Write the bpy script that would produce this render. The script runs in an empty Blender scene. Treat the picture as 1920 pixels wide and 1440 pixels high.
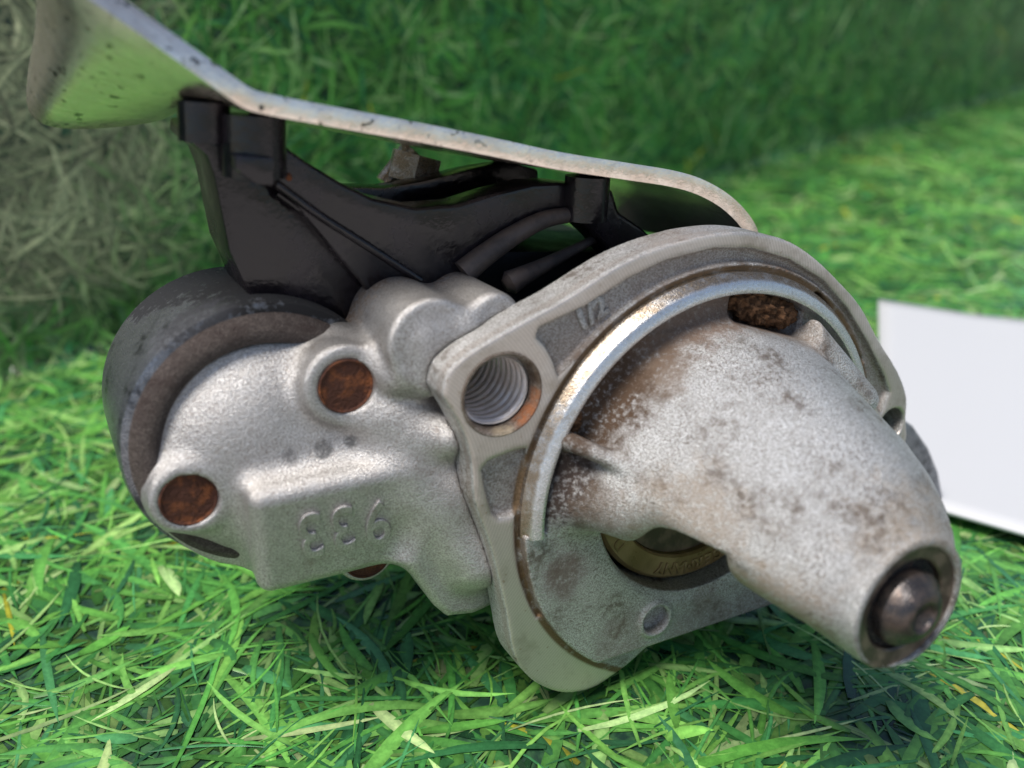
import bpy, bmesh, math, random
import numpy as np
from mathutils import Matrix, Vector

# ------------------------------------------------------------------ camera, world, light
S = bpy.context.scene
PITCH = 27.0
CAM_H = 139.0                    # camera height above the mat, mm
F = 1768.0                       # focal length in photo pixels (photo 1920 wide)
FOCUS = 0.176
cd = bpy.data.cameras.new('camera'); cam = bpy.data.objects.new('camera', cd)
S.collection.objects.link(cam); S.camera = cam
cd.sensor_width = 36.0; cd.lens = 36.0 * F / 1920.0
cd.clip_start = 0.01; cd.clip_end = 20
cam.location = (0, 0, CAM_H * .001)
cam.rotation_euler = (math.radians(90 - PITCH), 0, 0)
cd.dof.use_dof = True; cd.dof.focus_distance = FOCUS; cd.dof.aperture_fstop = 11.0

SUN_AZ = (-0.84, -0.54)           # horizontal direction towards the sun
SUN_EL = math.radians(66)
W = bpy.data.worlds.new('World'); S.world = W; W.use_nodes = True
nt = W.node_tree
sky = nt.nodes.new('ShaderNodeTexSky'); sky.sky_type = 'NISHITA'; sky.sun_disc = False
sky.sun_elevation = SUN_EL; sky.sun_rotation = math.atan2(SUN_AZ[0], SUN_AZ[1])
bg = nt.nodes['Background']; bg.inputs['Strength'].default_value = 0.095
nt.links.new(sky.outputs[0], bg.inputs[0])
sd = bpy.data.lights.new('sun', 'SUN'); sun = bpy.data.objects.new('sun', sd); S.collection.objects.link(sun)
sd.energy = 3.7; sd.angle = math.radians(26); sd.color = (1, .965, .92)
sv = Vector((SUN_AZ[0], SUN_AZ[1], 0)).normalized() * math.cos(SUN_EL) + Vector((0, 0, math.sin(SUN_EL)))
sun.rotation_euler = sv.to_track_quat('Z', 'Y').to_euler()
S.view_settings.view_transform = 'Standard'; S.view_settings.look = 'None'
S.view_settings.exposure = 0.5; S.view_settings.gamma = 1

# ------------------------------------------------------------------ frames
def nrm(a):
    a = np.array(a, float); return a / np.linalg.norm(a)
def ray(px, py): return np.array([(px - 960) / F, -(py - 720) / F, -1.0])
N = nrm((0.46, -0.31, 0.83))                 # motor axis, camera space
O = ray(1330, 890) * 180.0                   # flange centre
U = nrm(np.array([1, 0, 0]) - N[0] * N); V = np.cross(N, U)
th = math.radians(PITCH)
UPc = np.array([0, math.cos(th), math.sin(th)]); FWc = np.array([0, math.sin(th), -math.cos(th)])
def uv(px, py, w=0.0):                       # photo point -> motor frame (mm) on the plane at w along the axis
    r = ray(px, py); t = np.dot(O + N * w, N) / np.dot(r, N); p = r * t - O
    return float(p @ U), float(p @ V)
def uvw(px, py, w=0.0):
    a = uv(px, py, w); return (a[0], a[1], w)
def floor_pt(px, py, h=0.0):                 # photo point -> mat (mm)
    r = ray(px, py); t = -(CAM_H - h) / (r @ UPc); p = r * t
    return float(p[0]), float(p @ FWc)
Rc = np.array([[1, 0, 0], [0, math.sin(th), -math.cos(th)], [0, math.cos(th), math.sin(th)]])   # camera -> world
def c2w(p): q = Rc @ np.array(p) + np.array([0, 0, CAM_H]); return q
Mw = Matrix.Identity(4)
wO = c2w(O) * .001; wU, wV, wN = Rc @ U, Rc @ V, Rc @ N
for i in range(3):
    Mw[i][0] = wU[i] * .001; Mw[i][1] = wV[i] * .001; Mw[i][2] = wN[i] * .001; Mw[i][3] = wO[i]

# ------------------------------------------------------------------ materials
def mat(name):
    m = bpy.data.materials.new(name); m.use_nodes = True
    nt = m.node_tree; return m, nt, nt.nodes['Principled BSDF']
class G:
    """tiny node helper"""
    def __init__(s, nt, scale=1.0):
        s.nt = nt; s.tc = nt.nodes.new('ShaderNodeTexCoord'); s.co = s.tc.outputs['Object']
    def node(s, t, **kw):
        n = s.nt.nodes.new(t)
        for k, v in kw.items(): setattr(n, k, v)
        return n
    def link(s, a, b): s.nt.links.new(a, b)
    def noise(s, scale, detail=4, rough=.55, dist=0.0, co=None):
        n = s.node('ShaderNodeTexNoise'); n.inputs['Scale'].default_value = scale
        n.inputs['Detail'].default_value = detail; n.inputs['Roughness'].default_value = rough
        n.inputs['Distortion'].default_value = dist; s.link(co or s.co, n.inputs['Vector']); return n.outputs['Fac']
    def ramp(s, fac, a, b, lo=0.0, hi=1.0):
        n = s.node('ShaderNodeMapRange'); n.interpolation_type = 'SMOOTHSTEP'
        s.link(fac, n.inputs[0])
        for i, v in enumerate((a, b, lo, hi)): n.inputs[i + 1].default_value = v
        return n.outputs[0]
    def mix(s, fac, a, b):
        n = s.node('ShaderNodeMix', data_type='RGBA')
        for sock, v in ((n.inputs[0], fac), (n.inputs[6], a), (n.inputs[7], b)):
            if hasattr(v, 'node'): s.link(v, sock)
            elif isinstance(v, (int, float)): sock.default_value = v
            else: sock.default_value = tuple(v) + (1,)
        return n.outputs[2]
    def math(s, op, a, b=0.0):
        n = s.node('ShaderNodeMath', operation=op, use_clamp=False)
        for i, v in enumerate((a, b)):
            if hasattr(v, 'node'): s.link(v, n.inputs[i])
            else: n.inputs[i].default_value = v
        return n.outputs[0]
    def dist(s, c):
        n = s.node('ShaderNodeVectorMath', operation='DISTANCE'); s.link(s.co, n.inputs[0]); n.inputs[1].default_value = c
        return n.outputs['Value']
    def stretch(s, sc, rot=(0, 0, 0)):
        n = s.node('ShaderNodeMapping'); n.inputs['Scale'].default_value = sc; n.inputs['Rotation'].default_value = rot
        s.link(s.co, n.inputs['Vector']); return n.outputs[0]
    def bump(s, h, strength, dist, prev=None):
        n = s.node('ShaderNodeBump'); n.inputs['Strength'].default_value = strength; n.inputs['Distance'].default_value = dist
        s.link(h, n.inputs['Height'])
        if prev: s.link(prev, n.inputs['Normal'])
        return n.outputs[0]

def cast_metal(name, light, dark, dirt, dirt_lo=.58, dirt_hi=.72, stains=(), metallic=.80, r0=.36, r1=.62, grain=1.0, bdist=.0005, specks=.6, lands=None, rim=None):
    m, nt, P = mat(name); g = G(nt)
    fine = g.noise(3.2, 3, .7); med = g.noise(.12, 5, .6); mid = g.noise(.7, 4, .6)
    col = g.mix(g.ramp(fine, .40, .60), dark, light)
    col = g.mix(g.ramp(med, .40, .68, 0, .4), col, dark)
    dm = g.math('MULTIPLY', g.ramp(med, dirt_lo, dirt_hi, .12, 1), g.ramp(mid, .40, .58))
    col = g.mix(g.math('MULTIPLY', dm, .75), col, dirt)
    # dark pits
    pit = g.math('MULTIPLY', g.ramp(g.noise(2.0, 2, .6, .3), .54, .62, 0, specks), g.ramp(g.noise(.08, 4, .6), .40, .62, .10, 1))
    col = g.mix(pit, col, (dirt[0] * .9, dirt[1] * .85, dirt[2] * .8))
    rough = g.ramp(fine, .3, .7, r1, r0)
    metal = None
    for c, r, colr, amt in stains:
        d = g.math('ADD', g.dist(c), g.math('MULTIPLY', g.math('SUBTRACT', g.noise(.35, 5, .65), .5), r * 1.3))
        f = g.math('MULTIPLY', g.ramp(d, r, r * .45, 0, amt), g.ramp(g.noise(1.1, 4, .6), .3, .56, .35, 1))
        col = g.mix(f, col, colr)
        metal = f if metal is None else g.math('MAXIMUM', metal, f)
    g.link(col, P.inputs['Base Color'])
    if metal is not None:
        g.link(g.math('MULTIPLY', g.math('SUBTRACT', 1.0, g.math('MULTIPLY', metal, .8)), metallic), P.inputs['Metallic'])
        g.link(g.math('MAXIMUM', rough, g.math('MULTIPLY', metal, .8)), P.inputs['Roughness'])
    else:
        P.inputs['Metallic'].default_value = metallic; g.link(rough, P.inputs['Roughness'])
    b = g.bump(fine, .7 * grain, bdist)
    b = g.bump(mid, .16 * grain, bdist * 1.6, b)
    if rim:
        sx = g.node('ShaderNodeSeparateXYZ'); g.link(g.co, sx.inputs[0])
        rr = g.math('SQRT', g.math('ADD', g.math('MULTIPLY', sx.outputs[0], sx.outputs[0]), g.math('POWER', g.math('ABSOLUTE', g.math('ADD', sx.outputs[1], 1.5)), 2.0)))
        f = g.math('MULTIPLY', g.ramp(g.math('ADD', rr, g.math('MULTIPLY', g.noise(.4, 4, .6), .8)), rim[0] + .2, rim[0] + .7), g.ramp(g.noise(.5, 5, .7), .3, .6, .45, .95))
        col = g.mix(f, col, rim[1]); g.link(col, P.inputs['Base Color'])
    if lands:      # faces that were milled flat: brighter, scored by the cutter
        rad, z0 = lands
        sx = g.node('ShaderNodeSeparateXYZ'); g.link(g.co, sx.inputs[0])
        rr = g.math('SQRT', g.math('ADD', g.math('MULTIPLY', sx.outputs[0], sx.outputs[0]), g.math('POWER', g.math('ABSOLUTE', g.math('ADD', sx.outputs[1], 1.5)), 2.0)))
        f = g.math('MULTIPLY', g.ramp(g.math('ABSOLUTE', g.math('SUBTRACT', sx.outputs[2], z0)), .22, .14), g.ramp(rr, rad, rad + .15))
        w = g.node('ShaderNodeTexWave', wave_type='RINGS', rings_direction='SPHERICAL'); w.inputs['Scale'].default_value = .55; w.inputs['Distortion'].default_value = 1.2
        mp = g.node('ShaderNodeMapping'); mp.inputs['Location'].default_value = (70, -10, 0); g.link(g.co, mp.inputs['Vector']); g.link(mp.outputs[0], w.inputs['Vector'])
        mc = g.mix(g.ramp(w.outputs['Fac'], .2, .8, 0, .5), (.60, .54, .48), (.46, .405, .35))
        mc = g.mix(g.ramp(g.noise(.13, 5, .65), .5, .68, 0, .7), mc, (.40, .345, .285))
        mc = g.mix(g.ramp(g.noise(.9, 4, .6), .63, .70, 0, .6), mc, (.30, .21, .13))
        ox = g.math('MULTIPLY', g.ramp(sx.outputs[2], -.7, -1.1), g.math('MULTIPLY', g.ramp(sx.outputs[2], -2.9, -2.5), g.ramp(rr, rad - 1.5, rad - 1)))
        col = g.mix(g.math('MULTIPLY', ox, .5), col, g.mix(g.ramp(fine, .4, .62), (.26, .21, .175), (.48, .42, .365)))
        gr = g.math('MULTIPLY', g.ramp(g.math('ABSOLUTE', g.math('SUBTRACT', rr, 41.3)), 1.0, .35), g.ramp(g.noise(.25, 5, .6), .32, .5, .3, .95))
        col = g.mix(f, col, mc); col = g.mix(gr, col, (.17, .105, .05)); g.link(col, P.inputs['Base Color'])
        nm = g.node('ShaderNodeMix', data_type='VECTOR'); g.link(f, nm.inputs[0]); g.link(b, nm.inputs[4]); g.link(g.bump(w.outputs['Fac'], .15, .0001), nm.inputs[5]); b = nm.outputs[1]
    g.link(b, P.inputs['Normal'])
    return m

DIRT = (.11, .075, .05)
MUD = (.075, .042, .022)
M = {}
M['housing'] = cast_metal('cast aluminium housing', (.66, .655, .64), (.36, .34, .31), DIRT, .50, .68, stains=[
    ((10, 31, -4), 11, (.17, .075, .03), 1.0), ((-20, 27, 0), 10, (.10, .06, .036), .95), ((-6, 33, 0), 9, (.16, .105, .075), .9), ((4, 34, 0), 7, (.16, .105, .075), .9),
    ((-17, 25, 4), 8, (.15, .10, .065), .8), ((-26, 22, 1), 12, MUD, 1.1), ((-32, 14, 1), 8, MUD, .95), ((-34, 6, 2), 9, (.045, .028, .02), 1.0), ((-28, 2, 8), 8, (.16, .115, .08), .6), ((-20, 3, 22), 15, (.27, .20, .135), .62), ((2, 4, 40), 15, (.29, .215, .14), .6), ((-14, -2, 36), 11, (.26, .185, .115), .65), ((4, -8, 44), 6, (.10, .07, .05), .7),
    ((-12, 32, 0), 10, (.14, .09, .06), .75), ((2, 33, 0), 9, (.14, .09, .06), .7),
    ((-33, -12, 2), 6, DIRT, .8), ((-20, -30, 2), 8, DIRT, .45), ((-8, -3, 42), 6, (.14, .09, .055), .7),
    ((16, 33, -1), 16, (.20, .145, .105), .6), ((34, 20, -1), 14, (.18, .135, .10), .65), ((-8, 41, -1), 13, (.23, .18, .145), .55), ((-28, 33, -1), 8, (.25, .2, .165), .5),
    ((0, -33, 0), 12, (.20, .15, .125), .6), ((20, -32, 0), 14, (.17, .12, .10), .65)], lands=(41.6, 0))
M['case'] = cast_metal('cast aluminium gear case', (.60, .58, .555), (.36, .335, .31), (.16, .115, .08), .60, .78, stains=[
    ((-58, 38, -33), 16, (.17, .125, .092), 1.2), ((-44, 40, -32), 14, (.17, .125, .092), 1.2)    , ((-70.5, 14.5, -14), 2.2, (.05, .05, .05), .8), ((-66, 15.3, -13), 1.8, (.05, .05, .05), .8), ((-76, 14.2, -14), 1.8, (.06, .06, .06), .7), ((-47, -24, -9), 2, (.06, .055, .05), .8)], grain=.7, specks=.3, r0=.32, r1=.56, metallic=.82)
M['machined'] = cast_metal('machined aluminium', (.76, .765, .765), (.60, .60, .58), (.30, .21, .11), .56, .72, metallic=.92, r0=.22, r1=.40, grain=.35, specks=.3, stains=[((-29 + 4 * k, 29 - 1.5 * k, .2), 2.0, (.3, .2, .1), .5) for k in range(2)], rim=(39.65, (.30, .225, .15)))

def simple(name, col, rough, metallic=0.0, col2=None, nscale=.5, bstr=.2, bd=.0002, lo=.4, hi=.65, detail=5, spec=.5):
    m, nt, P = mat(name); g = G(nt); P.inputs['Specular IOR Level'].default_value = spec
    f = g.noise(nscale, detail, .6)
    g.link(g.mix(g.ramp(f, lo, hi), col, col2 or col), P.inputs['Base Color'])
    g.link(g.ramp(f, .3, .7, max(.05, rough - .1), min(1, rough + .1)), P.inputs['Roughness'])
    P.inputs['Metallic'].default_value = metallic
    g.link(g.bump(g.noise(nscale * 5, 3, .6), bstr, bd), P.inputs['Normal'])
    return m
M['rust'] = simple('rusty plug face', (.075, .028, .016), .78, .1, (.22, .075, .028), .34, .9, .0006, .46, .68, spec=.3)
M['rust_edge'] = cast_metal('rusty steel insert', (.34, .29, .245), (.17, .125, .09), (.10, .06, .035), .42, .6, metallic=.6, r0=.4, r1=.7, grain=1.0, stains=[((-39.5, 19.5, -.5), 3.4, (.34, .11, .03), .85), ((-38.2, 23.0, -.5), 2.0, (.32, .11, .03), .7), ((-44, 17.6, -.3), 2.6, (.52, .42, .28), .6)])
M['steel'] = simple('bright steel thread', (.90, .83, .78), .45, .25, (.74, .65, .58), .3, .2)
M['dark_steel'] = simple('oily dark steel', (.075, .068, .066), .34, .8, (.15, .115, .095), .4, .5, .0002)
M['tip_face'] = simple('worn bronze bushing face', (.12, .095, .075), .42, .75, (.22, .175, .13), .3, .4, .0001)
M['grease'] = simple('black grease', (.012, .010, .011), .28, 0, (.07, .04, .03), .7, .9, .0008, .5, .75)
M['gold'] = simple('yellowed plastic ring', (.20, .135, .05), .36, .3, (.29, .21, .09), .15, .15)
M['washer'] = simple('brown steel washer', (.10, .075, .058), .4, .7, (.18, .13, .10), .3, .2)
M['plastic'] = simple('black plastic', (.007, .0052, .0066), .20, 0, (.018, .013, .016), .14, .3, .0003, .42, .7, spec=.45)
M['dusty_lit'] = simple('dusty lit black plastic', (.085, .062, .05), .6, 0, (.045, .034, .03), .2, .3)  # brown dust plus the brightness of the lit bands, put into the colour
M['black'] = simple('black painted steel', (.005, .005, .006), .45, 0, (.012, .011, .011), .2, .3, spec=.3)
M['gasket'] = cast_metal('dirty gasket', (.14, .11, .094), (.065, .048, .04), (.05, .032, .026), .45, .6, metallic=.25, r0=.45, r1=.8, grain=1.6, bdist=.0006)
M['solenoid'] = cast_metal('worn painted steel can', (.27, .275, .29), (.13, .135, .145), (.02, .02, .022), .50, .64, metallic=.75, r0=.2, r1=.4, grain=.3, specks=.25, stains=[((-68, 38, -36), 24, (.008, .0075, .008), 2.4), ((-88, 36, -24), 9, (.03, .03, .033), 1.0), ((-86, 38, -48), 14, (.012, .012, .013), 2.0)])

def shield_mat():
    m, nt, P = mat('scuffed aluminium sheet'); g = G(nt)
    st = g.noise(.8, 4, .6, 0, g.stretch((.25, .25, 1.6)))
    f = g.noise(1.2, 4, .6)
    col = g.mix(g.ramp(st, .35, .7), (.80, .68, .57), (.95, .85, .74))
    sp = g.math('MULTIPLY', g.ramp(g.noise(.55, 3, .55), .63, .66), g.ramp(g.dist((-95, 78, -13)), 85, 20, .12, 1))
    col = g.mix(sp, col, (.09, .085, .07))
    g.link(col, P.inputs['Base Color']); P.inputs['Metallic'].default_value = .88
    g.link(g.ramp(f, .3, .7, .13, .27), P.inputs['Roughness'])
    wr = g.noise(.22, 3, .5, .6, g.stretch((1, 1, .35), (0, .5, 0)))
    b = g.bump(wr, .16, .0008); g.link(g.bump(f, .3, .0002, b), P.inputs['Normal'])
    return m
M['shield'] = shield_mat()
def card_mat():
    m, nt, P = mat('white paper'); g = G(nt)
    P.inputs['Base Color'].default_value = (.47, .47, .478, 1); P.inputs['Roughness'].default_value = .55
    g.link(g.bump(g.noise(900, 3), .08, .0001), P.inputs['Normal'])
    return m
M['card'] = card_mat()
def grass_mat(name, tint, rough=.30):
    m, nt, P = mat(name); g = G(nt)
    a = g.node('ShaderNodeAttribute', attribute_name='blade_colour')
    f = g.noise(700, 3, .6)
    n = g.node('ShaderNodeMix', data_type='RGBA', blend_type='MULTIPLY'); n.inputs[0].default_value = 1
    g.link(a.outputs['Color'], n.inputs[6]); g.link(g.mix(g.ramp(f, .3, .7), (.72, .76, .72), (1.12, 1.1, 1.05)), n.inputs[7])
    g.link(n.outputs[2], P.inputs['Base Color'])
    P.inputs['Roughness'].default_value = .26; P.inputs['Specular IOR Level'].default_value = .6
    return m
M['grass'] = grass_mat('grass blades', 1)
M['wall_grass'] = grass_mat('matt grass print', 1)
M['wall_grass'].node_tree.nodes['Principled BSDF'].inputs['Specular IOR Level'].default_value = .2
M['wall_grass'].node_tree.nodes['Principled BSDF'].inputs['Roughness'].default_value = .5
def sheet_mat():
    m, nt, P = mat('grass printed sheet'); g = G(nt)
    f = g.noise(260, 5, .65, .6)
    g.link(g.mix(g.ramp(f, .35, .68), (.005, .024, .015), (.035, .11, .035)), P.inputs['Base Color'])
    P.inputs['Roughness'].default_value = .4
    return m
M['sheet'] = sheet_mat()

# ------------------------------------------------------------------ object helpers
COL = S.collection
def tag(o, label=None, cat=None, kind=None, group=None):
    for k, v in (('label', label), ('category', cat), ('kind', kind), ('group', group)):
        if v: o[k] = v
    return o
def mesh_np(name, verts, quads=None, tris=None, smooth=True):
    me = bpy.data.meshes.new(name)
    verts = np.asarray(verts, np.float32); me.vertices.add(len(verts)); me.vertices.foreach_set('co', verts.ravel())
    loops = []; starts = []; tot = 0
    if quads is not None and len(quads):
        q = np.asarray(quads, np.int32); loops.append(q.ravel()); starts.append(np.arange(len(q)) * 4); tot += q.size
    if tris is not None and len(tris):
        t = np.asarray(tris, np.int32); loops.append(t.ravel()); starts.append(tot + np.arange(len(t)) * 3)
    L = np.concatenate(loops); st = np.concatenate(starts)
    me.loops.add(len(L)); me.loops.foreach_set('vertex_index', L)
    me.polygons.add(len(st)); me.polygons.foreach_set('loop_start', st.astype(np.int32))
    me.update(calc_edges=True)
    if smooth: me.polygons.foreach_set('use_smooth', np.ones(len(st), bool))
    return me
def part(name, me, m, parent, matrix=None):
    o = bpy.data.objects.new(name, me); COL.objects.link(o)
    me.materials.clear(); me.materials.append(m)
    o.parent = parent
    mw = Mw if matrix is None else matrix
    o.matrix_parent_inverse = Matrix.Identity(4)
    o.matrix_local = (ROOTI @ mw) if parent is ROOT else (MwI @ mw)     # sub-parts hang below parts that sit in the motor frame
    return o
def bm_mesh(name, bm, smooth=False, angle=None):
    bmesh.ops.recalc_face_normals(bm, faces=bm.faces)
    me = bpy.data.meshes.new(name); bm.to_mesh(me); bm.free()
    me.polygons.foreach_set('use_smooth', [True] * len(me.polygons))
    if angle: me.set_sharp_from_angle(angle=math.radians(angle))
    return me
def prism(name, pts, w0, w1, bevel=.6, seg=2, angle=35):
    bm = bmesh.new()
    a = [bm.verts.new((p[0], p[1], w0)) for p in pts]; f = bm.faces.new(a)
    r = bmesh.ops.extrude_face_region(bm, geom=[f]); vs = [e for e in r['geom'] if isinstance(e, bmesh.types.BMVert)]
    bmesh.ops.translate(bm, verts=vs, vec=(0, 0, w1 - w0))
    if bevel: bmesh.ops.bevel(bm, geom=[e for e in bm.edges if e.calc_face_angle(0) > .6], offset=bevel, segments=seg, affect='EDGES', profile=.6)
    return bm_mesh(name, bm, True, angle)
def lathe(name, prof, c=(0, 0), seg=72, a0=0.0, a1=2 * math.pi, angle=30, cap=False):
    """profile of (radius, w) turned about the axis through c"""
    full = abs(a1 - a0 - 2 * math.pi) < 1e-6
    n = seg if full else seg + 1
    bm = bmesh.new(); rows = []
    for i in range(n):
        t = a0 + (a1 - a0) * i / seg
        rows.append([bm.verts.new((c[0] + r * math.cos(t), c[1] + r * math.sin(t), w)) for r, w in prof])
    for i in range(seg):
        A = rows[i]; B = rows[(i + 1) % n]
        for j in range(len(prof) - 1):
            bm.faces.new((A[j], B[j], B[j + 1], A[j + 1]))
    if cap and not full:
        bm.faces.new(rows[0]); bm.faces.new(rows[-1])
    bmesh.ops.remove_doubles(bm, verts=bm.verts, dist=1e-4)
    return bm_mesh(name, bm, True, angle)
def smooth_curve(pts, per=6):
    P = [np.array(p, float) for p in pts]; P = [2 * P[0] - P[1]] + P + [2 * P[-1] - P[-2]]; out = []
    for i in range(1, len(P) - 2):
        for k in range(per):
            t = k / per; a, b, c, d = P[i - 1:i + 3]
            out.append(.5 * (2 * b + (c - a) * t + (2 * a - 5 * b + 4 * c - d) * t * t + (3 * b - a - 3 * c + d) * t ** 3))
    out.append(P[-2]); return out
def tube(name, pts, r, seg=12, per=5):
    C = smooth_curve(pts, per) if per > 1 else [np.array(p, float) for p in pts]
    bm = bmesh.new(); rows = []
    up = np.array([.3, .2, 1.0])
    for i, p in enumerate(C):
        d = nrm(C[min(i + 1, len(C) - 1)] - C[max(i - 1, 0)]); a = nrm(np.cross(d, up)); b = np.cross(d, a)
        rr = r(i / (len(C) - 1)) if callable(r) else r
        rows.append([bm.verts.new(p + rr * (a * math.cos(t) + b * math.sin(t))) for t in np.linspace(0, 2 * math.pi, seg, endpoint=False)])
    for A, B in zip(rows, rows[1:]):
        for j in range(seg): bm.faces.new((A[j], A[(j + 1) % seg], B[(j + 1) % seg], B[j]))
    bm.faces.new(rows[0]); bm.faces.new(rows[-1])
    return bm_mesh(name, bm, True, 50)
def text_mesh(name, body, size, extrude, bevel):
    c = bpy.data.curves.new(name, 'FONT'); c.body = body; c.size = size; c.extrude = extrude; c.bevel_depth = bevel; c.bevel_resolution = 2
    c.align_x = 'CENTER'; c.align_y = 'CENTER'
    o = bpy.data.objects.new(name, c); COL.objects.link(o)
    me = bpy.data.meshes.new_from_object(o.evaluated_get(bpy.context.evaluated_depsgraph_get()))
    bpy.data.objects.remove(o); me.name = name
    return me

# ------------------------------------------------------------------ signed-distance modelling of the castings
class Field:
    def __init__(s, lo, hi, h):
        s.h = h; s.lo = np.array(lo, float)
        s.n = np.ceil((np.array(hi) - s.lo) / h).astype(int) + 1
        s.f = np.full(tuple(s.n), 6.0, np.float32)
        s.ax = [(s.lo[i] + h * np.arange(s.n[i])).astype(np.float32) for i in range(3)]
    def win(s, bb):
        i0 = np.maximum(0, np.floor((np.array(bb[0]) - s.lo) / s.h).astype(int)); i1 = np.minimum(s.n, np.ceil((np.array(bb[1]) - s.lo) / s.h).astype(int) + 1)
        sl = tuple(slice(a, b) for a, b in zip(i0, i1))
        return sl, s.ax[0][sl[0]][:, None, None], s.ax[1][sl[1]][None, :, None], s.ax[2][sl[2]][None, None, :]
    def add(s, bb, fn, k=0.0):
        sl, x, y, z = s.win(bb); d = fn(x, y, z).astype(np.float32); f = s.f[sl]
        if k:
            h = np.clip(.5 + .5 * (f - d) / k, 0, 1); s.f[sl] = f + (d - f) * h - k * h * (1 - h)
        else: s.f[sl] = np.minimum(f, d)
    def cut(s, bb, fn, k=0.0):
        sl, x, y, z = s.win(bb); d = -fn(x, y, z).astype(np.float32); f = s.f[sl]
        if k:
            h = np.clip(.5 - .5 * (f - d) / k, 0, 1); s.f[sl] = f + (d - f) * h + k * h * (1 - h)
        else: s.f[sl] = np.maximum(f, d)
    def mesh(s, name):
        f = s.f; f[0] = f[-1] = 1; f[:, 0] = f[:, -1] = 1; f[:, :, 0] = f[:, :, -1] = 1
        ins = f < 0
        c = np.zeros(tuple(s.n - 1), np.uint8)
        for a in (0, 1):
            for b in (0, 1):
                for d in (0, 1): c += ins[a:s.n[0] - 1 + a, b:s.n[1] - 1 + b, d:s.n[2] - 1 + d]
        act = np.argwhere((c > 0) & (c < 8)); del c
        idx = np.full(tuple(s.n - 1), -1, np.int32); idx[tuple(act.T)] = np.arange(len(act), dtype=np.int32)
        cor = {}
        for a in (0, 1):
            for b in (0, 1):
                for d in (0, 1): cor[a, b, d] = f[act[:, 0] + a, act[:, 1] + b, act[:, 2] + d]
        acc = np.zeros((len(act), 3)); cnt = np.zeros(len(act))
        for axis in range(3):
            o1, o2 = [i for i in range(3) if i != axis]
            for p in (0, 1):
                for q in (0, 1):
                    k0 = [0, 0, 0]; k0[o1] = p; k0[o2] = q; k1 = list(k0); k1[axis] = 1
                    a = cor[tuple(k0)]; b = cor[tuple(k1)]; m = (a < 0) != (b < 0)
                    t = np.where(m, a / np.where(m, a - b, 1), 0)
                    pt = np.zeros((len(act), 3)); pt[:, o1] = p; pt[:, o2] = q; pt[:, axis] = t
                    acc += pt * m[:, None]; cnt += m
        vert = (act + acc / np.maximum(cnt, 1)[:, None]) * s.h + s.lo
        quads = []
        for axis in range(3):
            o1, o2 = (axis + 1) % 3, (axis + 2) % 3
            sa = [slice(None)] * 3; sb = [slice(None)] * 3; sa[axis] = slice(0, -1); sb[axis] = slice(1, None)
            A = ins[tuple(sa)]; B = ins[tuple(sb)]
            e = np.argwhere(A != B); e = e[(e[:, o1] > 0) & (e[:, o2] > 0) & (e[:, o1] < s.n[o1] - 1) & (e[:, o2] < s.n[o2] - 1)]
            flip = A[tuple(e.T)]
            def at(d1, d2):
                g = e.copy(); g[:, o1] -= d1; g[:, o2] -= d2; return idx[tuple(g.T)]
            q = np.stack([at(1, 1), at(0, 1), at(0, 0), at(1, 0)], 1)
            q[~flip] = q[~flip][:, ::-1]
            quads.append(q)
        quads = np.concatenate(quads); quads = quads[(quads >= 0).all(1)]
        return mesh_np(name, vert, quads)
def poly_sdf(pts):
    P = np.array(pts, np.float32)
    def f(x, y, z=None):
        X, Y = np.broadcast_arrays(x[:, :, 0], y[:, :, 0]); d = np.full(X.shape, 1e9, np.float32); sgn = np.ones(X.shape, np.float32)
        for i in range(len(P)):
            a = P[i]; b = P[i - 1]; e = b - a; wx = X - a[0]; wy = Y - a[1]
            t = np.clip((wx * e[0] + wy * e[1]) / (e @ e + 1e-9), 0, 1)
            d = np.minimum(d, (wx - e[0] * t) ** 2 + (wy - e[1] * t) ** 2)
            c1 = Y >= a[1]; c2 = Y < b[1]; c3 = e[0] * wy > e[1] * wx
            sgn = np.where((c1 & c2 & c3) | (~c1 & ~c2 & ~c3), -sgn, sgn)
        return (np.sqrt(d) * sgn)[:, :, None]
    return f
def extr(sd2, w0, w1, r=.5):
    def f(x, y, z):
        a = sd2(x, y, z) + r; b = np.abs(z - (w0 + w1) / 2) - (w1 - w0) / 2 + r
        return np.minimum(np.maximum(a, b), 0) + np.sqrt(np.maximum(a, 0) ** 2 + np.maximum(b, 0) ** 2) - r
    return f
def circ(c, r): return lambda x, y, z=None: np.sqrt((x - c[0]) ** 2 + (y - c[1]) ** 2) - r
def sphere(c, r): return lambda x, y, z: np.sqrt((x - c[0]) ** 2 + (y - c[1]) ** 2 + (z - c[2]) ** 2) - r
def capsule(a, b, r0, r1=None):
    a = np.array(a, np.float32); b = np.array(b, np.float32); e = b - a; r1 = r0 if r1 is None else r1
    def f(x, y, z):
        t = np.clip(((x - a[0]) * e[0] + (y - a[1]) * e[1] + (z - a[2]) * e[2]) / (e @ e), 0, 1)
        return np.sqrt((x - a[0] - e[0] * t) ** 2 + (y - a[1] - e[1] * t) ** 2 + (z - a[2] - e[2] * t) ** 2) - (r0 + (r1 - r0) * t)
    return f
def rbox(c, hs, r, rot=None):
    R = np.array(rot if rot is not None else np.eye(3), np.float32)
    def f(x, y, z):
        X, Y, Z = x - c[0], y - c[1], z - c[2]
        q = [np.abs(R[i][0] * X + R[i][1] * Y + R[i][2] * Z) - hs[i] + r for i in range(3)]
        return np.sqrt(sum(np.maximum(k, 0) ** 2 for k in q)) + np.minimum(np.maximum(np.maximum(q[0], q[1]), q[2]), 0) - r
    return f
BIG = ((-999,) * 3, (999,) * 3)
def bb(c, r): return ([a - r for a in c], [a + r for a in c])

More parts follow.
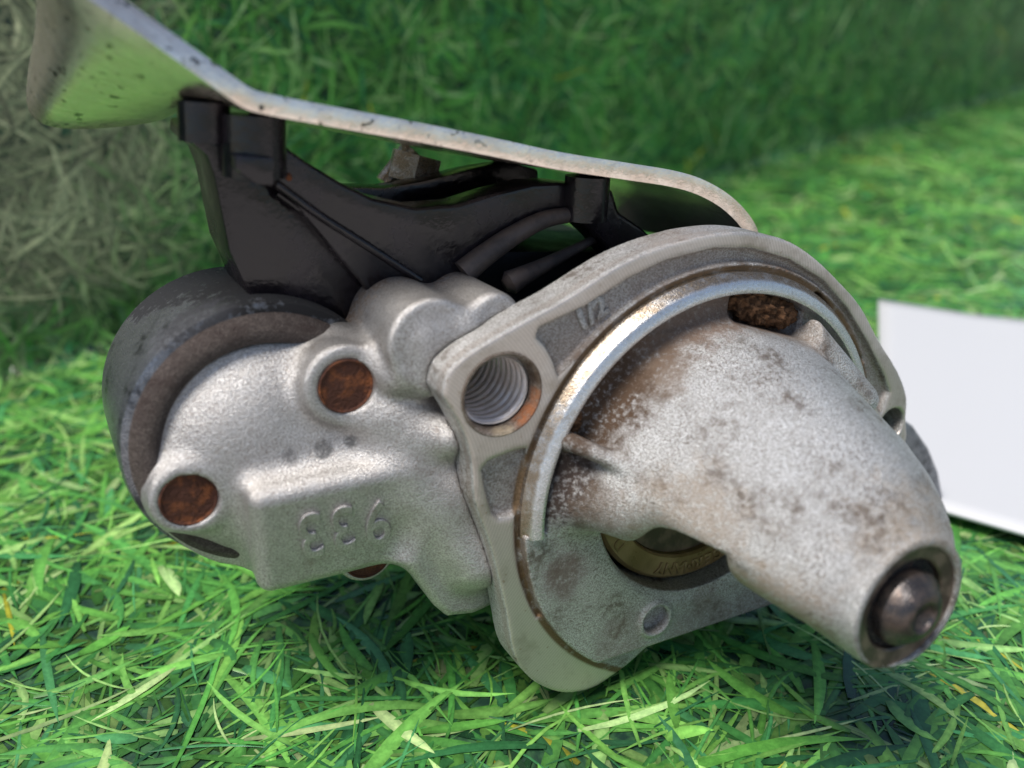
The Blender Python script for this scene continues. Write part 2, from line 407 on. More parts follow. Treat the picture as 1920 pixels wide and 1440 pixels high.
# ------------------------------------------------------------------ the mat and the backdrop
FL = np.array(floor_pt(0, 710)); FR = np.array(floor_pt(1920, 170))
WD = (FR - FL) / np.linalg.norm(FR - FL); WN = np.array([WD[1], -WD[0]])     # fold direction, wall normal towards the camera
rng = np.random.default_rng(5)
def to_world(s, t):
    """s along the fold (mm from FL); t across: t<0 on the mat towards the camera, t>0 up the backdrop"""
    R_ = 3.0; arc = R_ * math.pi / 2
    # the left end of the backdrop leans back, bent to catch more light
    yb = np.where(t < -R_, -t, np.where(t < arc - R_, R_ - R_ * np.sin(np.clip((t + R_) / R_, 0, math.pi / 2)), 0.0))
    zb = np.where(t < -R_, 0.0, np.where(t < arc - R_, R_ - R_ * np.cos(np.clip((t + R_) / R_, 0, math.pi / 2)), R_ + t - (arc - R_)))
    q = np.clip((150 - s) / 150, 0, 1); q = q * q * (3 - 2 * q)
    lean = -np.maximum(0, zb - 22) * 0.22 * q          # added lean, turns the left end towards the sky's light
    x = FL[0] + WD[0] * s + WN[0] * (yb + lean); y = FL[1] + WD[1] * s + WN[1] * (yb + lean)
    return np.stack([x, y, zb], -1) * .001
def sheet(name, s0, s1, t0, t1, ns, nt_):
    s, t = np.meshgrid(np.linspace(s0, s1, ns), np.concatenate([np.linspace(t0, -3, nt_), np.linspace(-3, 1.712, 8)[1:]]) if t1 <= 1.72 else np.linspace(t0, t1, nt_), indexing='ij')
    v = to_world(s, t); a, b = s.shape; i = np.arange(a * b).reshape(a, b)
    q = np.stack([i[:-1, :-1], i[1:, :-1], i[1:, 1:], i[:-1, 1:]], -1).reshape(-1, 4)
    return mesh_np(name, v.reshape(-1, 3), q)
def top(name, me, m, **kw):
    o = bpy.data.objects.new(name, me); COL.objects.link(o); me.materials.append(m); return tag(o, **kw)
def ground_mesh():
    far = [to_world(np.array(a), np.array(-3.0)) for a in (-420., 900.)]
    bend = [[to_world(np.array(a), np.array(t)) for a in (-420., 900.)] for t in np.linspace(-3, 1.712, 6)]
    v = [(-.50, .085, 0), (1.05, .085, 0)] + [tuple(p) for row in bend for p in row]
    q = [(0, 1, 3, 2)] + [(2 + 2 * k, 3 + 2 * k, 5 + 2 * k, 4 + 2 * k) for k in range(5)]
    return mesh_np('ground', v, q)
top('ground', ground_mesh(), M['sheet'], label='flat grass printed mat lying under the starter motor', kind='structure')
tm, tnt, tP = mat('pale warm bounce surface'); tg = G(tnt)
tg.link(tg.mix(tg.ramp(tg.noise(30, 5, .6), .35, .65), (.50, .45, .41), (.58, .53, .49)), tP.inputs['Base Color']); tP.inputs['Roughness'].default_value = .6
bounce_mesh = mesh_np('bounce_plane', [(-1.2, -1.2, -.004), (1.2, -1.2, -.004), (1.2, 1.2, -.004), (-1.2, 1.2, -.004)], [(0, 1, 2, 3)])  # added plane: throws warm light on the front metal, cuts green reflections
top('bounce_plane', bounce_mesh, tm, label='added pale plane under the grass mat for warm bounce light', kind='structure')
top('backdrop', sheet('backdrop', -420, 900, 1.712, 230, 60, 12), M['sheet'], label='upright grass printed sheet behind the starter motor', kind='structure')

PAL = np.array([(.085, .29, .06), (.12, .35, .065), (.175, .42, .085), (.055, .22, .055), (.26, .47, .14), (.38, .54, .22), (.48, .48, .05), (.065, .26, .09), (.03, .13, .05)])
PW = np.array([.19, .2, .17, .12, .12, .07, .006, .08, .09]); PW /= PW.sum()
def grass(name, n, srange, trange, lmin, lmax, wmin, wmax, keep=None, label=None, lift=.5, painted_glare=False):
    s = rng.uniform(*srange, n); t = rng.uniform(*trange, n)
    if keep is not None:
        k = keep(s, t); s, t = s[k], t[k]; n = len(s)
    ang = rng.uniform(0, 2 * math.pi, n)
    # tufts: neighbouring blades lean alike
    tuft = np.sin(s * .11 + 3 * np.sin(t * .05)) + np.cos(t * .13 + 2 * np.sin(s * .043))
    ang = np.where(rng.random(n) < .55, tuft * 1.4 + rng.normal(0, .6, n), ang)
    L = rng.uniform(lmin, lmax, n) * (.55 + .6 * rng.random(n)); Wd = wmin + (wmax - wmin) * rng.random(n) ** 1.6; bend = rng.normal(0, .42, n)
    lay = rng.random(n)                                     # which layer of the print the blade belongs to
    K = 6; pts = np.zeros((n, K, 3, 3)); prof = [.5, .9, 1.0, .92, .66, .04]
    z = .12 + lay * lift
    curl = rng.normal(0, .10, n)
    for k in range(K):
        f = k / (K - 1); a = ang + bend * f
        cs = s + L * f * np.cos(ang + bend * f * .5); ct = t + L * f * np.sin(ang + bend * f * .5)
        hw = Wd * .5 * prof[k]
        for j, sd_ in enumerate((-1, 0, 1)):
            pts[:, k, j, 0] = cs - np.sin(a) * hw * sd_; pts[:, k, j, 1] = ct + np.cos(a) * hw * sd_
            pts[:, k, j, 2] = z + (.05 if sd_ == 0 else 0) + sd_ * hw * curl
    base = to_world(pts[..., 0], pts[..., 1])
    e = 1.0; da = to_world(pts[..., 0] + e, pts[..., 1]) - base; db = to_world(pts[..., 0], pts[..., 1] + e) - base
    nn = np.cross(da, db); nn /= np.linalg.norm(nn, axis=-1, keepdims=True)
    v = base + nn * np.maximum(.04, pts[..., 2:3]) * .001
    i = np.arange(n * K * 3).reshape(n, K, 3)
    q = np.stack([i[:, :-1, :-1], i[:, :-1, 1:], i[:, 1:, 1:], i[:, 1:, :-1]], -1).reshape(-1, 4)
    me = mesh_np(name, v.reshape(-1, 3), q)
    c = PAL[rng.choice(len(PAL), n, p=PW)] * rng.uniform(.75, 1.2, (n, 1)) * rng.uniform(.94, 1.06, (n, 3))
    patch = .88 + .16 * np.sin(s * .06 + np.sin(t * .045) * 2) * np.cos(t * .05 + np.sin(s * .03))
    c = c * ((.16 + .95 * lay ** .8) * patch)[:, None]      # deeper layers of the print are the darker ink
    if painted_glare:                                               # pale glare on the left end, painted into the blade colours
        gl = np.clip((98 - s + 9 * np.sin(t * .12) + 7 * np.sin(t * .31 + s * .1)) / 50, 0, 1); gl = (gl * gl * (3 - 2 * gl) * np.clip((t - 4) / 22, .25, 1))[:, None]
        lum = c @ np.array([.3, .6, .1]); c = c * (1 - .86 * gl) + .86 * gl * (np.array([.30, .285, .185]) * (.35 + 2.2 * lum)[:, None])
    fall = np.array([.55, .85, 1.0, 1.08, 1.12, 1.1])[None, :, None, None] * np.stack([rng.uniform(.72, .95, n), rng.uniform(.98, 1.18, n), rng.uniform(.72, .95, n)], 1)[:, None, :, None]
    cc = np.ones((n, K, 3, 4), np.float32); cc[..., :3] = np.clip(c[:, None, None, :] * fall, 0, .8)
    at = me.color_attributes.new('blade_colour', 'FLOAT_COLOR', 'POINT'); at.data.foreach_set('color', cc.ravel())
    top(name, me, M['wall_grass' if painted_glare else 'grass'], label=label, cat='grass', kind='stuff')
def keep_floor(s, t):
    p = FL[None] + WD[None] * s[:, None] + WN[None] * (-t)[:, None]
    d = p[:, 1] * math.cos(th) + CAM_H * math.sin(th)                   # depth along the view axis
    return (p[:, 1] > 92) & (np.abs(p[:, 0]) < d * .60 + 25)
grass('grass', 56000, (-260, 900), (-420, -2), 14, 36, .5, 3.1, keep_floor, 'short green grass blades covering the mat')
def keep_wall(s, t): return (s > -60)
grass('backdrop_grass', 38000, (-80, 900), (0, 190), 12, 32, .6, 2.5, keep_wall, 'dark green grass blades covering the upright backdrop', painted_glare=True)

# ------------------------------------------------------------------ white card
k00 = np.array(floor_pt(1644, 577, 3)); k10 = np.array(floor_pt(1652, 932, 3))
k01 = k00 + (np.array(floor_pt(1920, 612, 3)) - k00) * 2.6; k11 = k10 + (np.array(floor_pt(1920, 1016, 3)) - k10) * 2.6
nx, ny = 24, 24
ii, jj = np.meshgrid(np.linspace(0, 1, nx), np.linspace(0, 1, ny), indexing='ij')
xy = (k00 * (1 - ii[..., None]) + k10 * ii[..., None]) * (1 - jj[..., None]) + (k01 * (1 - ii[..., None]) + k11 * ii[..., None]) * jj[..., None]
zz = 3.2 + 1.2 * np.sin(jj * 3) + 2.0 * np.maximum(0, .25 - jj) * (1 - ii) * 4
v = np.concatenate([xy, zz[..., None]], -1).reshape(-1, 3) * .001
i = np.arange(nx * ny).reshape(nx, ny); q = np.stack([i[:-1, :-1], i[1:, :-1], i[1:, 1:], i[:-1, 1:]], -1).reshape(-1, 4)
me = mesh_np('white_card', v, q[:, ::-1]); card = top('white_card', me, M['card'], label='plain white paper card lying on the grass beside the starter nose', cat='card')
md = card.modifiers.new('thickness', 'SOLIDIFY'); md.thickness = .0012; md.offset = -1

# ------------------------------------------------------------------ starter motor
base_w = Mw @ Vector((-20, -30, -30))
ROOT = bpy.data.objects.new('starter_motor', None); COL.objects.link(ROOT)
ROOT.location = (base_w.x, base_w.y, 0); ROOT.empty_display_size = .02
tag(ROOT, 'worn cast aluminium starter motor with heat shield lying on green grass', 'starter motor')
ROOTI = Matrix.Translation(ROOT.location).inverted(); MwI = Mw.inverted()

# ---- front housing: flange, pilot, nose
fl = [uv(*p) for p in [(830, 742), (840, 702), (868, 673), (905, 648), (989, 600), (1059, 562), (1153, 502), (1223, 469), (1294, 447), (1345, 438), (1390, 435), (1436, 440), (1483, 454), (1530, 485), (1577, 531), (1615, 575),
      (1648, 637), (1685, 698), (1701, 745), (1699, 783)]]
fl += [(54, -5), (48, -9), (43, -14), (37, -24), (30, -31), (22, -33.6), (12, -33.4), (1.3, -33.2), (-7, -33.6), (-12, -35.2), (-16.5, -37.8),
      (-20, -39.2), (-24.9, -40.6), (-31, -39.4), (-36, -36), (-39.5, -32), (-41.9, -27.1), (-43.5, -17.5), (-45.6, -7.1), (-47, -1.5), (-49.4, 6.2), (-49.8, 13.1), (-51.2, 19)]
fl = [tuple(p) for p in smooth_curve(fl + [fl[0]], 3)[:-1]]
A = Field((-58, -44, -12), (58, 51, 50), .42)
A.add(BIG, extr(poly_sdf(fl), -8, 0, .45))
HOLE = (-44.2, 24.2)
# unmachined pockets of the face
pa = [uv(*p) for p in [(1002, 634), (1010, 612), (1040, 598), (1097, 571), (1177, 520), (1247, 486), (1341, 462), (1411, 462), (1484, 484), (1548, 524), (1592, 576), (1630, 640), (1660, 700), (1672, 735)]]
pai = [(41.9 * math.cos(a), 41.9 * math.sin(a)) for a in np.radians(np.arange(14, 140, 6))]
# inner edge sits just outside the pilot groove
lft = [uv(*p) for p in [(1056, 708), (1046, 712), (1036, 682), (1022, 655)]]
def pocketA(x, y, z):
    return poly_sdf(pa + [(45, 3)] + [(42.0 * math.cos(a), -1.5 + 42.0 * math.sin(a)) for a in np.radians(np.arange(16, 142, 7))] + lft[1:])(x, y, z)
A.cut(((-58, -5, -3), (58, 51, 3)), extr(lambda x, y, z: pocketA(x, y, z) + .5, -1.5, 4, .5), .9)
pb = [uv(*p) for p in [(987, 842), (955, 851), (917, 866), (905, 882), (912, 920), (924, 962), (936, 972), (964, 968), (975, 950), (983, 900)]]
A.cut(((-58, -5, -3), (-30, 20, 3)), extr(poly_sdf(pb), -1.4, 4, .5), .8)
# groove round the pilot
tor = lambda R_, w, r: (lambda x, y, z: np.sqrt((np.sqrt(x * x + (y + 1.5) ** 2) - R_) ** 2 + (z - w) ** 2) - r)
A.cut(((-58, -20, -3), (58, 51, 3)), tor(41.1, .1, .75), .4)
# pilot disc (cast, lower half is raised, upper half falls back behind the ring)
mdir = np.array((-.56, -.83))
def disc(x, y, z):
    d = np.sqrt(x * x + (y + 1.5) ** 2) - 40.7
    d = np.maximum(d, -(y + 33.8))
    return np.maximum(d + .5, np.abs(z + 3) - 4.6 + .5) - .5
A.add(((-46, -44, -10), (46, 30, 6)), disc, .25)
def annulus(x, y, z):       # cove between ring and nose
    r = np.sqrt(x * x + y * y)
    return np.maximum(np.maximum(np.abs(r - 33.0) - 5.0, -(x * mdir[0] + y * mdir[1]) * -1 - 8.0), np.abs(z - 5) - 5.0 )
A.cut(((-42, -30, -3), (42, 42, 10)), annulus, 1.2)
A.cut(((-44, -4, -1), (44, 44, 9)), lambda x, y, z: np.maximum(np.maximum(np.abs(np.sqrt(x * x + (y + 1.5) ** 2) - 38.9) - 2.9, -(y + 2.2)), np.abs(z - 4) - 4.3), .3)
# nose
Uw = np.array([-4, 0, 4, 10, 16, 20, 25, 30, 36, 40, 43, 45, 46.6, 48]); Ur = np.array([32, 31.2, 30.4, 28.9, 26.9, 25.6, 24.0, 22.4, 19.7, 17.2, 14.8, 12.7, 11.0, 10.5])
def nose_out(x, y, z):
    y2 = y + 1.2 * np.clip(z / 47, 0, 1)
    return (np.sqrt(x * x + y2 * y2) - np.interp(z, Uw, Ur)) * .86
def nose(x, y, z):
    d = nose_out(x, y, z); cutv = 11.5 + 3.0 * np.clip(1 - z / 12, 0, 1) ** 1.5
    c = x * mdir[0] + y * mdir[1] - cutv; k = 5.0
    h = np.clip(.5 - .5 * (d - c) / k, 0, 1); d = d + (c - d) * h + k * h * (1 - h)
    c2 = -(y + .35 * x) - 13.0; h = np.clip(.5 - .5 * (d - c2) / k, 0, 1); d = d + (c2 - d) * h + k * h * (1 - h)
    return np.maximum(d, z - 46.8)
A.add(((-42, -24, -3), (42, 42, 50)), nose, 3.2)
A.add(((-16, -18, 16), (16, 16, 50)), lambda x, y, z: np.maximum(np.sqrt(x * x + (y + 1.6) ** 2) - 10.6 - .012 * (47 - z), np.abs(z - 33.4) - 13.6), 2.5)
# left flare of the nose foot towards the pilot disc
A.add(((-42, -14, -3), (-12, 24, 20)), capsule((-31.5, 2, -1.6), (-24, 2.4, 8), 3.8, 5.4), 5.5)
# ribs
A.add(((-42, 0, -2), (-10, 26, 22)), capsule((-33.5, 14.8, 1.2), (-23.5, 10.4, 12), 1.7, 1.2), 1.6)
A.add(((4, 6, -2), (42, 40, 22)), capsule((17, 28.2, 3.0), (29, 13, 8), 2.6, 3.2), 1.6)
# dirty slot beside the nose
A.cut(((-4, 14, -10), (32, 42, 9)), rbox((10.5, 31.3, 3.4), (9.0, 3.6, 6), 1.5, [[math.cos(-.32), math.sin(-.32), 0], [-math.sin(-.32), math.cos(-.32), 0], [0, 0, 1]]), .8)
A.cut(((16, 4, -10), (44, 36, 9)), rbox((29.5, 24.0, 1), (11, 1.5, 4.5), 1.2, [[math.cos(-.86), math.sin(-.86), 0], [-math.sin(-.86), math.cos(-.86), 0], [0, 0, 1]]), .8)
# hollow under the nose for the pinion
def hollow(x, y, z):
    return np.maximum(np.sqrt((x + 1.0) ** 2 + (y - 1.0) ** 2) - np.interp(z, [-12, 2, 6, 12, 26, 34], [25.0, 24.8, 23.6, 22, 16, 8]), z - 32)
A.cut(((-34, -30, -14), (30, 30, 34)), hollow, .9)
# open foot of the nose so that the pinion can be seen from the side
A.cut(((-34, -40, 1.7), (40, 4, 40)), lambda x, y, z: np.maximum(np.maximum(np.sqrt((x + 1) ** 2 + (y + 2) ** 2) - 23.2, x * -mdir[0] + y * -mdir[1] + 8.5), z - 30), 1.0)
# threaded hole, tip bore, small drilled boss, right ear hole
A.cut(bb((HOLE[0], HOLE[1], -4), 14), extr(circ(HOLE, 6.75), -20, 8, 0))
A.cut(bb((0, -1.6, 47), 14), lambda x, y, z: np.maximum(np.sqrt(x * x + (y + 1.6) ** 2) - 10.0, np.abs(z - 47) - 3))
A.add(bb((-12, -27.6, 0), 9), extr(circ((-12, -27.6), 3.9), -4, 2.3, .5), .8)
A.cut(bb((-12, -27.6, 0), 9), extr(circ((-12, -27.6), 2.9), -.2, 8, .3), .3)
E1 = uv(1728, 850, -7)
A.add(((30, -40, -12), (58, 14, 2)), capsule((48, 1, -6), (51, -14, -8), 5.4, 6.4), 3)
A.cut(bb((48, 0, 0), 16), extr(circ((48.5, 1.0), 3.6), -20, 8, 0), .4)
hb = part('front_housing', A.mesh('front_housing'), M['housing'], ROOT); del A

from mathutils import noise as mnoise
def grime(name, c, hs, ang, amp, seed):
    bm = bmesh.new(); bmesh.ops.create_icosphere(bm, subdivisions=5, radius=1.0)
    R_ = Matrix.Rotation(ang, 3, 'Z')
    for v_ in bm.verts:
        p = v_.co.copy(); q_ = Vector((p.x * hs[0], p.y * hs[1], p.z * hs[2]))
        d = mnoise.fractal(q_ * .8 + Vector((seed, 0, 0)), .7, 2.1, 5) * amp
        v_.co = Vector(c) + R_ @ (q_ + p * d)
    return bm_mesh(name, bm, True)
M['grime'] = simple('caked rust and dirt', (.085, .042, .02), .85, 0, (.25, .125, .06), .9, 1.0, .0006, .42, .62, spec=.2)
part('grime', grime('grime', (10.2, 31.2, -1.2), (8.4, 3.2, 3.0), -.32, 1.1, 3.1), M['grime'], hb)
part('grime', grime('grime', (-31.2, 17.0, -.4), (3.0, 2.2, 1.2), .9, .7, 8.4), M['grime'], hb)
ring = lathe('pilot_ring', [(41.0, -.6), (40.85, .1), (40.5, .45), (39.7, 1.9), (39.4, 2.15), (38.2, 2.6), (37.9, 2.62), (37.5, 2.5), (37.3, 2.1), (36.9, -1.2)], (0, -1.5), seg=160, a0=math.radians(4), a1=math.radians(182), cap=True)
part('pilot_ring', ring, M['machined'], ROOT)

# "1/2" cast in the pocket
t12 = text_mesh('cast_mark', '1/2', 5.0, .15, .3)
p12 = uv(1116, 592); a12 = math.radians(24)
part('cast_mark', t12, M['housing'], hb, Mw @ Matrix.Translation((p12[0], p12[1], -1.4)) @ Matrix.Rotation(a12, 4, 'Z'))

lug = [uv(*p, -12) for p in [(1640, 770), (1692, 782), (1722, 802), (1748, 840), (1766, 885), (1776, 940), (1770, 1000), (1680, 1000), (1600, 860)]]
part('rear_lug', prism('rear_lug', lug, -24, -12, 3.0, 4, 60), M['solenoid'], ROOT)
# threaded insert
prof = [(7.35, -.5), (7.3, .1), (7.0, .16), (6.6, -.1), (6.35, -1.0)]
ins = part('threaded_insert', lathe('threaded_insert', prof + [(6.25, -2.6)], HOLE, 64), M['rust_edge'], ROOT)
nT, nA = 11, 56; pitch = 1.9; vs = []; qs = []
rows = nT * 8
for i in range(rows + 1):
    for j in range(nA):
        t = 2 * math.pi * j / nA; w = -2.2 - i * pitch / 8
        ph = ((i / 8) + j / nA) % 1.0
        r = 5.8 + .8 * max(0.0, 1 - abs(ph - .5) * 2 / .45)
        vs.append((HOLE[0] + r * math.cos(t), HOLE[1] + r * math.sin(t), w))
for i in range(rows):
    for j in range(nA):
        a = i * nA + j; b = i * nA + (j + 1) % nA; qs.append((a, b, b + nA, a + nA))
part('thread', mesh_np('thread', vs, qs), M['steel'], ins)

# nose tip
tipc = (0, -1.6)
tb = part('nose_bushing', lathe('nose_bushing', [(10.2, 44.6), (10.72, 46.7), (10.5, 47.0), (7.9, 46.6), (7.6, 46.3), (7.4, 44)], tipc, 80), M['tip_face'], ROOT)
part('grease', lathe('grease', [(7.6, 45.5), (7.0, 45.9), (6.2, 45.7), (5.5, 45.4), (3.0, 45.2)], tipc, 48), M['grease'], tb)
sp = [(6.1, 42), (6.1, 47.4)]
for k in range(9):
    f = k / 8; r = 5.95 - 3.1 * f; w = 47.8 + 2.3 * math.sin(f * math.pi / 2); sp += [(r, w), (r - .16, w + .02)]
sp += [(2.4, 50.0), (2.1, 49.5), (.9, 49.0), (0.001, 48.9)]
part('shaft_end', lathe('shaft_end', sp, (0.2, -1.9), 64, angle=20), M['dark_steel'], ROOT)

# pinion, retaining ring, washer
pr = part('pinion_ring', lathe('pinion_ring', [(23.9, -7.5), (23.7, -3.6), (23.0, -3.0), (19.0, -3.0), (18.6, -3.5), (18.4, -7)], (-.2, 0), 90), M['gold'], ROOT)
for k, ch in enumerate('GERMANY'):
    an = math.radians(-72 - k * 6.6); r = 21.2
    part('letter', text_mesh('letter', ch, 3.3, .22, .12), M['gold'], pr,
         Mw @ Matrix.Translation((-.2 + r * math.cos(an), r * math.sin(an), -3.0)) @ Matrix.Rotation(an - math.pi / 2, 4, 'Z'))
an = math.radians(-146)
part('letter', text_mesh('letter', 'D', 3.4, .10, .08), M['gold'], pr, Mw @ Matrix.Translation((-.2 + 21.2 * math.cos(an), 21.2 * math.sin(an), -3.0)) @ Matrix.Rotation(an - math.pi / 2, 4, 'Z'))
part('washer', lathe('washer', [(18.9, -5.2), (18.4, -4.4), (0.01, -4.4)], (-.2, 0), 64), M['washer'], ROOT)
bm = bmesh.new(); nth = 11; out = []
for k in range(nth):
    for da, r in ((0, 7.4), (.16, 7.6), (.22, 9.8), (.36, 9.8), (.42, 7.6)):
        a = 2 * math.pi * k / nth + da; out.append((r * math.cos(a), r * math.sin(a)))
part('pinion', prism('pinion', out, -4.3, 24, .25, 1), M['steel'], ROOT)
part('armature_shaft', lathe('armature_shaft', [(5.4, 22), (5.4, 45)], (0, -1.6), 32), M['dark_steel'], ROOT)

# ---- gear case with cast number
SC = (-77.5, 12.0)
B = Field((-106, -42, -46), (-32, 48, 0), .45)
B.add(BIG, lambda x, y, z: np.maximum(np.sqrt((x - SC[0]) ** 2 + (y - SC[1] + 1) ** 2) - (19.8 - .0 * z) + 1, np.abs(z + 33) - 11 + 1) - 1)
P1 = uv(650, 725, -12.6); P2 = uv(355, 938, -17); P3 = uv(690, 1044, -22)
for (c, w, r) in ((P1, -12.8, 7.0), (P2, -17.4, 6.2), (P3, -22.4, 5.6)):
    B.add(((c[0] - 12, c[1] - 12, -40), (c[0] + 12, c[1] + 12, w + 6)), extr(circ(c, r), -40, w, 1.0), 3.2)
# dome between bosses
B.add(((-104, -20, -40), (-40, 42, -4)), lambda x, y, z: (np.sqrt(((x + 77) / 19.5) ** 2 + ((y - 12) / 19.5) ** 2 + ((z + 24) / 9.5) ** 2) - 1) * 9.5, 3)
B.add(((-100, -22, -46), (-34, 40, 0)), capsule((-82, 9, -33), (-56, 11, -21), 12, 10.5), 5)
# number block
cb = uv(622, 965, -12)
def basis(nz, xh):
    nz = nrm(nz); xh = np.array(xh, float); x = nrm(xh - (xh @ nz) * nz); return np.array([x, np.cross(nz, x), nz])
BR = basis((-.06, -.22, .97), (1, .05, .0))
B.add(((cb[0] - 22, cb[1] - 20, -46), (cb[0] + 30, cb[1] + 20, 0)), rbox((cb[0] + 1.6, cb[1] - .6, -21.0), (14.4, 11.0, 10.6), 2.6, BR), 3.0)
B.add(((-80, -20, -40), (-36, 20, 0)), capsule((cb[0] + 9, cb[1] + 1, -21), (-48, 4, -12), 8.2, 6.5), 4)
# joint to the flange
B.add(((-72, -42, -46), (-32, 40, 0)), capsule((-57, 18, -17), (-45, -10, -9), 8.0, 6.0), 4)
B.add(((-72, -10, -46), (-32, 40, 0)), capsule((-58, 17, -17), (-50, 15, -8), 5.0, 3.6), 3)
lg = [uv(*p, -14) for p in [(740, 1035), (800, 1118), (822, 1136), (870, 1131), (912, 1112), (945, 1130), (900, 900), (780, 930)]]
B.add(((-80, -42, -30), (-32, 20, -3)), extr(poly_sdf(lg), -22, -9, 2.0), 4)
# top bosses / neck
c1 = uv(792, 632, -12); c2 = uv(908, 592, -12)
B.add(((c1[0] - 16, c1[1] - 16, -46), (c1[0] + 16, c1[1] + 16, 0)), extr(circ(c1, 7.6), -34, -7.4, 1.0), 4.0)
B.add(((c2[0] - 12, c2[1] - 12, -46), (c2[0] + 12, c2[1] + 12, 0)), extr(circ(c2, 5.0), -34, -7.4, 1.5), 4.0)
B.add(((-70, 10, -46), (-30, 48, 0)), rbox((-47, 29, -14), (9, 6, 7), 2.5), 3)
B.add(((-80, 14, -46), (-34, 48, 0)), capsule(uvw(632, 640, -22), uvw(742, 705, -11), 3.0, 2.6), 2.5)
# keep the machined flange clear
B.cut(((-60, -45, -9), (-30, 50, 1)), lambda x, y, z: np.maximum(poly_sdf(fl)(x, y, z) - .0, -(z + 7.5)), .3)
B.cut(((-70, 10, -47), (-30, 40, -2)), extr(circ(HOLE, 6.6), -47, 0, 0))
for (c, w) in ((P1, -12.8), (P2, -17.4), (P3, -22.4)):
    B.cut(bb((c[0], c[1], w), 9), extr(circ(c, 4.55), w - .6, w + 9, .1))
gc = part('gear_case', B.mesh('gear_case'), M['case'], ROOT); del B
for (c, w) in ((P1, -12.8), (P2, -17.4), (P3, -22.4)):
    part('plug', lathe('plug', [(4.6, w - 1.2), (4.62, w + .1), (4.4, w + .22), (4.25, w + .05), (4.1, w - .08), (2.2, w - .1), (1.2, w + .02), (.01, w + .05)], c, 48), M['rust'], gc)
# cast 933, upside down as the motor lies
def hit(px, py, p0, nz):
    r = ray(px, py); r = np.array([r @ U, r @ V, r @ N]); c0 = np.array([-O @ U, -O @ V, -O @ N])
    return c0 + r * (np.dot(np.array(p0) - c0, nz) / np.dot(r, nz))
fc = np.array((cb[0], cb[1], -21.0)) + BR[2] * 10.6
Rm = Matrix(((BR[0][0], BR[1][0], BR[2][0], 0), (BR[0][1], BR[1][1], BR[2][1], 0), (BR[0][2], BR[1][2], BR[2][2], 0), (0, 0, 0, 1)))
for ch, q_ in (('9', (707, 975)), ('3', (642, 985)), ('3', (582, 998))):
    p = hit(*q_, fc, BR[2]) + BR[2] * .22
    part('cast_digit', text_mesh('cast_digit', ch, 13.6, .1, .28), M['case'], gc, Mw @ Matrix.Translation(p) @ Rm @ Matrix.Rotation(math.pi + .06, 4, 'Z') @ Matrix.Diagonal((.70, 1, 1, 1)))

# ---- solenoid can with gasket
so = part('solenoid', lathe('solenoid', [(10, -60), (18, -58.5), (22, -55), (23.4, -50), (23.6, -24), (23.2, -22.4), (22.0, -21.8), (18, -21.8)], (SC[0], SC[1] + 3.0), 96, angle=40), M['solenoid'], ROOT)
part('gasket', lathe('gasket', [(22.3, -22.5), (22.0, -21.0), (20.6, -19.9), (18.4, -19.6), (17.4, -20.5)], (SC[0], SC[1] + 2.6), 96, angle=50), M['gasket'], so)

# ---- motor yoke behind the flange
part('motor_yoke', lathe('motor_yoke', [(5, -88), (30, -87), (35, -84), (36, -80), (36, -14), (33, -11), (20, -9)], (0, 0), 96, angle=40), M['black'], ROOT)

# ---- black plastic bracket
def pp(lst, w): return [uv(*p, w) for p in lst]
main = [(425, 285), (528, 262), (545, 282), (575, 303), (640, 343), (700, 372), (780, 390), (860, 384), (930, 362), (1000, 345), (1050, 343), (1150, 355), (1162, 398), (1205, 428), (1250, 470), (1240, 560),
        (1180, 520), (1130, 455), (1098, 424), (1078, 404), (1020, 412), (960, 440), (905, 480), (865, 520), (830, 600), (760, 620), (700, 560), (520, 350), (440, 330)]
br = part('plastic_bracket', prism('plastic_bracket', pp(main, -24), -32, -24, 1.1, 3), M['plastic'], ROOT)
left = [(352, 235), (350, 262), (388, 292), (402, 330), (430, 470), (470, 560), (700, 640), (800, 560), (786, 527), (520, 352), (470, 300), (415, 240)]
part('side_panel', prism('side_panel', pp(left, -27), -44, -27, .6), M['plastic'], br)
part('rib', tube('rib', [uvw(518, 345, -23.5), uvw(600, 405, -23.5), uvw(690, 462, -23.5), uvw(788, 526, -23.5)], .75, 10), M['plastic'], br)
part('rib', tube('rib', [uvw(520, 362, -25), uvw(600, 420, -25), uvw(690, 480, -25), uvw(770, 532, -25)], .7, 10), M['plastic'], br)
def boss(px0, px1, r, w, name='boss'):
    a = np.array(uvw(*px0, w)); b = np.array(uvw(*px1, w))
    return tube(name, [a, a + (b - a) * .5, b], r, 28, 1)
part('rust_speck', grime('rust_speck', uvw(541, 332, -23.9), (.55, .7, .3), .3, .15, 2.0), M['rust'], br)
part('boss', boss((475, 215), (478, 330), 4.9, -24), M['plastic'], br)
part('boss', boss((382, 190), (384, 265), 3.9, -27), M['plastic'], br)
part('boss', boss((1102, 330), (1096, 412), 4.2, -23), M['plastic'], br)
part('clip', prism('clip', pp([(440, 290), (515, 296), (513, 350), (480, 345), (442, 318)], -17.5), -22, -17.5, .4), M['plastic'], br)
part('arch_edge', tube('arch_edge', [uvw(868, 512, -23), uvw(910, 478, -23), uvw(965, 440, -23), uvw(1020, 412, -23), uvw(1072, 402, -23)], lambda t: 2.3 - .9 * t, 14), M['dusty_lit'], br)
part('tan_highlight', tube('tan_highlight', [uvw(946, 536, -22), uvw(975, 520, -22), uvw(1030, 492, -24), uvw(1130, 440, -28)], lambda t: (2.6 - 1.9 * t) * min(1, .45 + 4 * t), 16), M['dusty_lit'], br)  # tan highlight on the black bracket, built as a paler tube
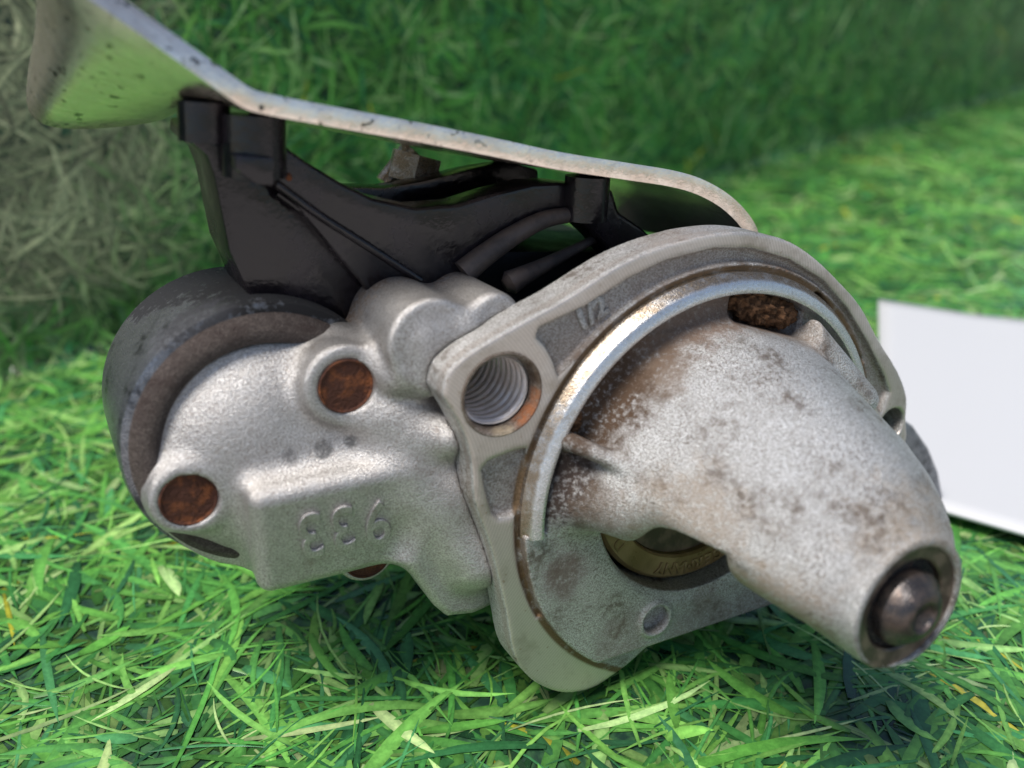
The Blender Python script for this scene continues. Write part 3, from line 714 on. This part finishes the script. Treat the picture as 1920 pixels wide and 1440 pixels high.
back = [(640, 350), (720, 352), (800, 338), (880, 318), (960, 305), (1010, 318), (1010, 420), (800, 450), (640, 420)]
part('rear_wall', prism('rear_wall', pp(back, -46), -52, -46, .7), M['plastic'], br)
under = [(560, 545), (700, 480), (900, 470), (1100, 470), (1230, 470), (1300, 560), (1200, 700), (700, 700), (560, 640)]
part('motor_cover', prism('motor_cover', pp(under, -34), -60, -34, 1.5), M['black'], br)
# terminal bolt behind the bracket
tb2 = part('terminal_bolt', tube('terminal_bolt', [uvw(722, 345, -58), uvw(745, 315, -58), uvw(770, 280, -58)], 2.2, 14, 1), M['machined'], ROOT)
part('nut', tube('nut', [uvw(770, 340, -56), uvw(782, 290, -56)], 5.5, 6, 1), M['machined'], tb2)

# ---- heat shield
NEAR = [(96, -95), (150, -38), (215, 8), (300, 68), (400, 140), (452, 177), (476, 189), (505, 196), (560, 207), (680, 229), (800, 251), (925, 276), (1050, 302), (1180, 322), (1265, 336), (1320, 354), (1368, 384), (1404, 425), (1420, 470)]
FAR = {0: (84, 70), 1: (70, 142), 2: (76, 212), 3: (160, 226), 4: (300, 209)}
w0, w1 = -13.0, -58.0
An, Bn = [], []
for k, p in enumerate(NEAR):
    a = np.array(uvw(*p, w0)); An.append(a)
    if k in FAR: Bn.append(np.array(uvw(*FAR[k], w1)))
    else: Bn.append(a + np.array((0.0, -2.2 if k > 7 else -1.2, w1 - w0)))
Ac, Bc = smooth_curve(An, 5), smooth_curve(Bn, 5); ns = 7
vs = [a + (b - a) * j / (ns - 1) for a, b in zip(Ac, Bc) for j in range(ns)]
i = np.arange(len(vs)).reshape(len(Ac), ns); q = np.stack([i[:-1, :-1], i[1:, :-1], i[1:, 1:], i[:-1, 1:]], -1).reshape(-1, 4)
hs = part('heat_shield', mesh_np('heat_shield', vs, q), M['shield'], ROOT)
md = hs.modifiers.new('thickness', 'SOLIDIFY'); md.thickness = 2.9; md.offset = 0; md.use_even_offset = True
md = hs.modifiers.new('edge', 'BEVEL'); md.width = .7; md.segments = 3; md.limit_method = 'ANGLE'; md.angle_limit = math.radians(50)
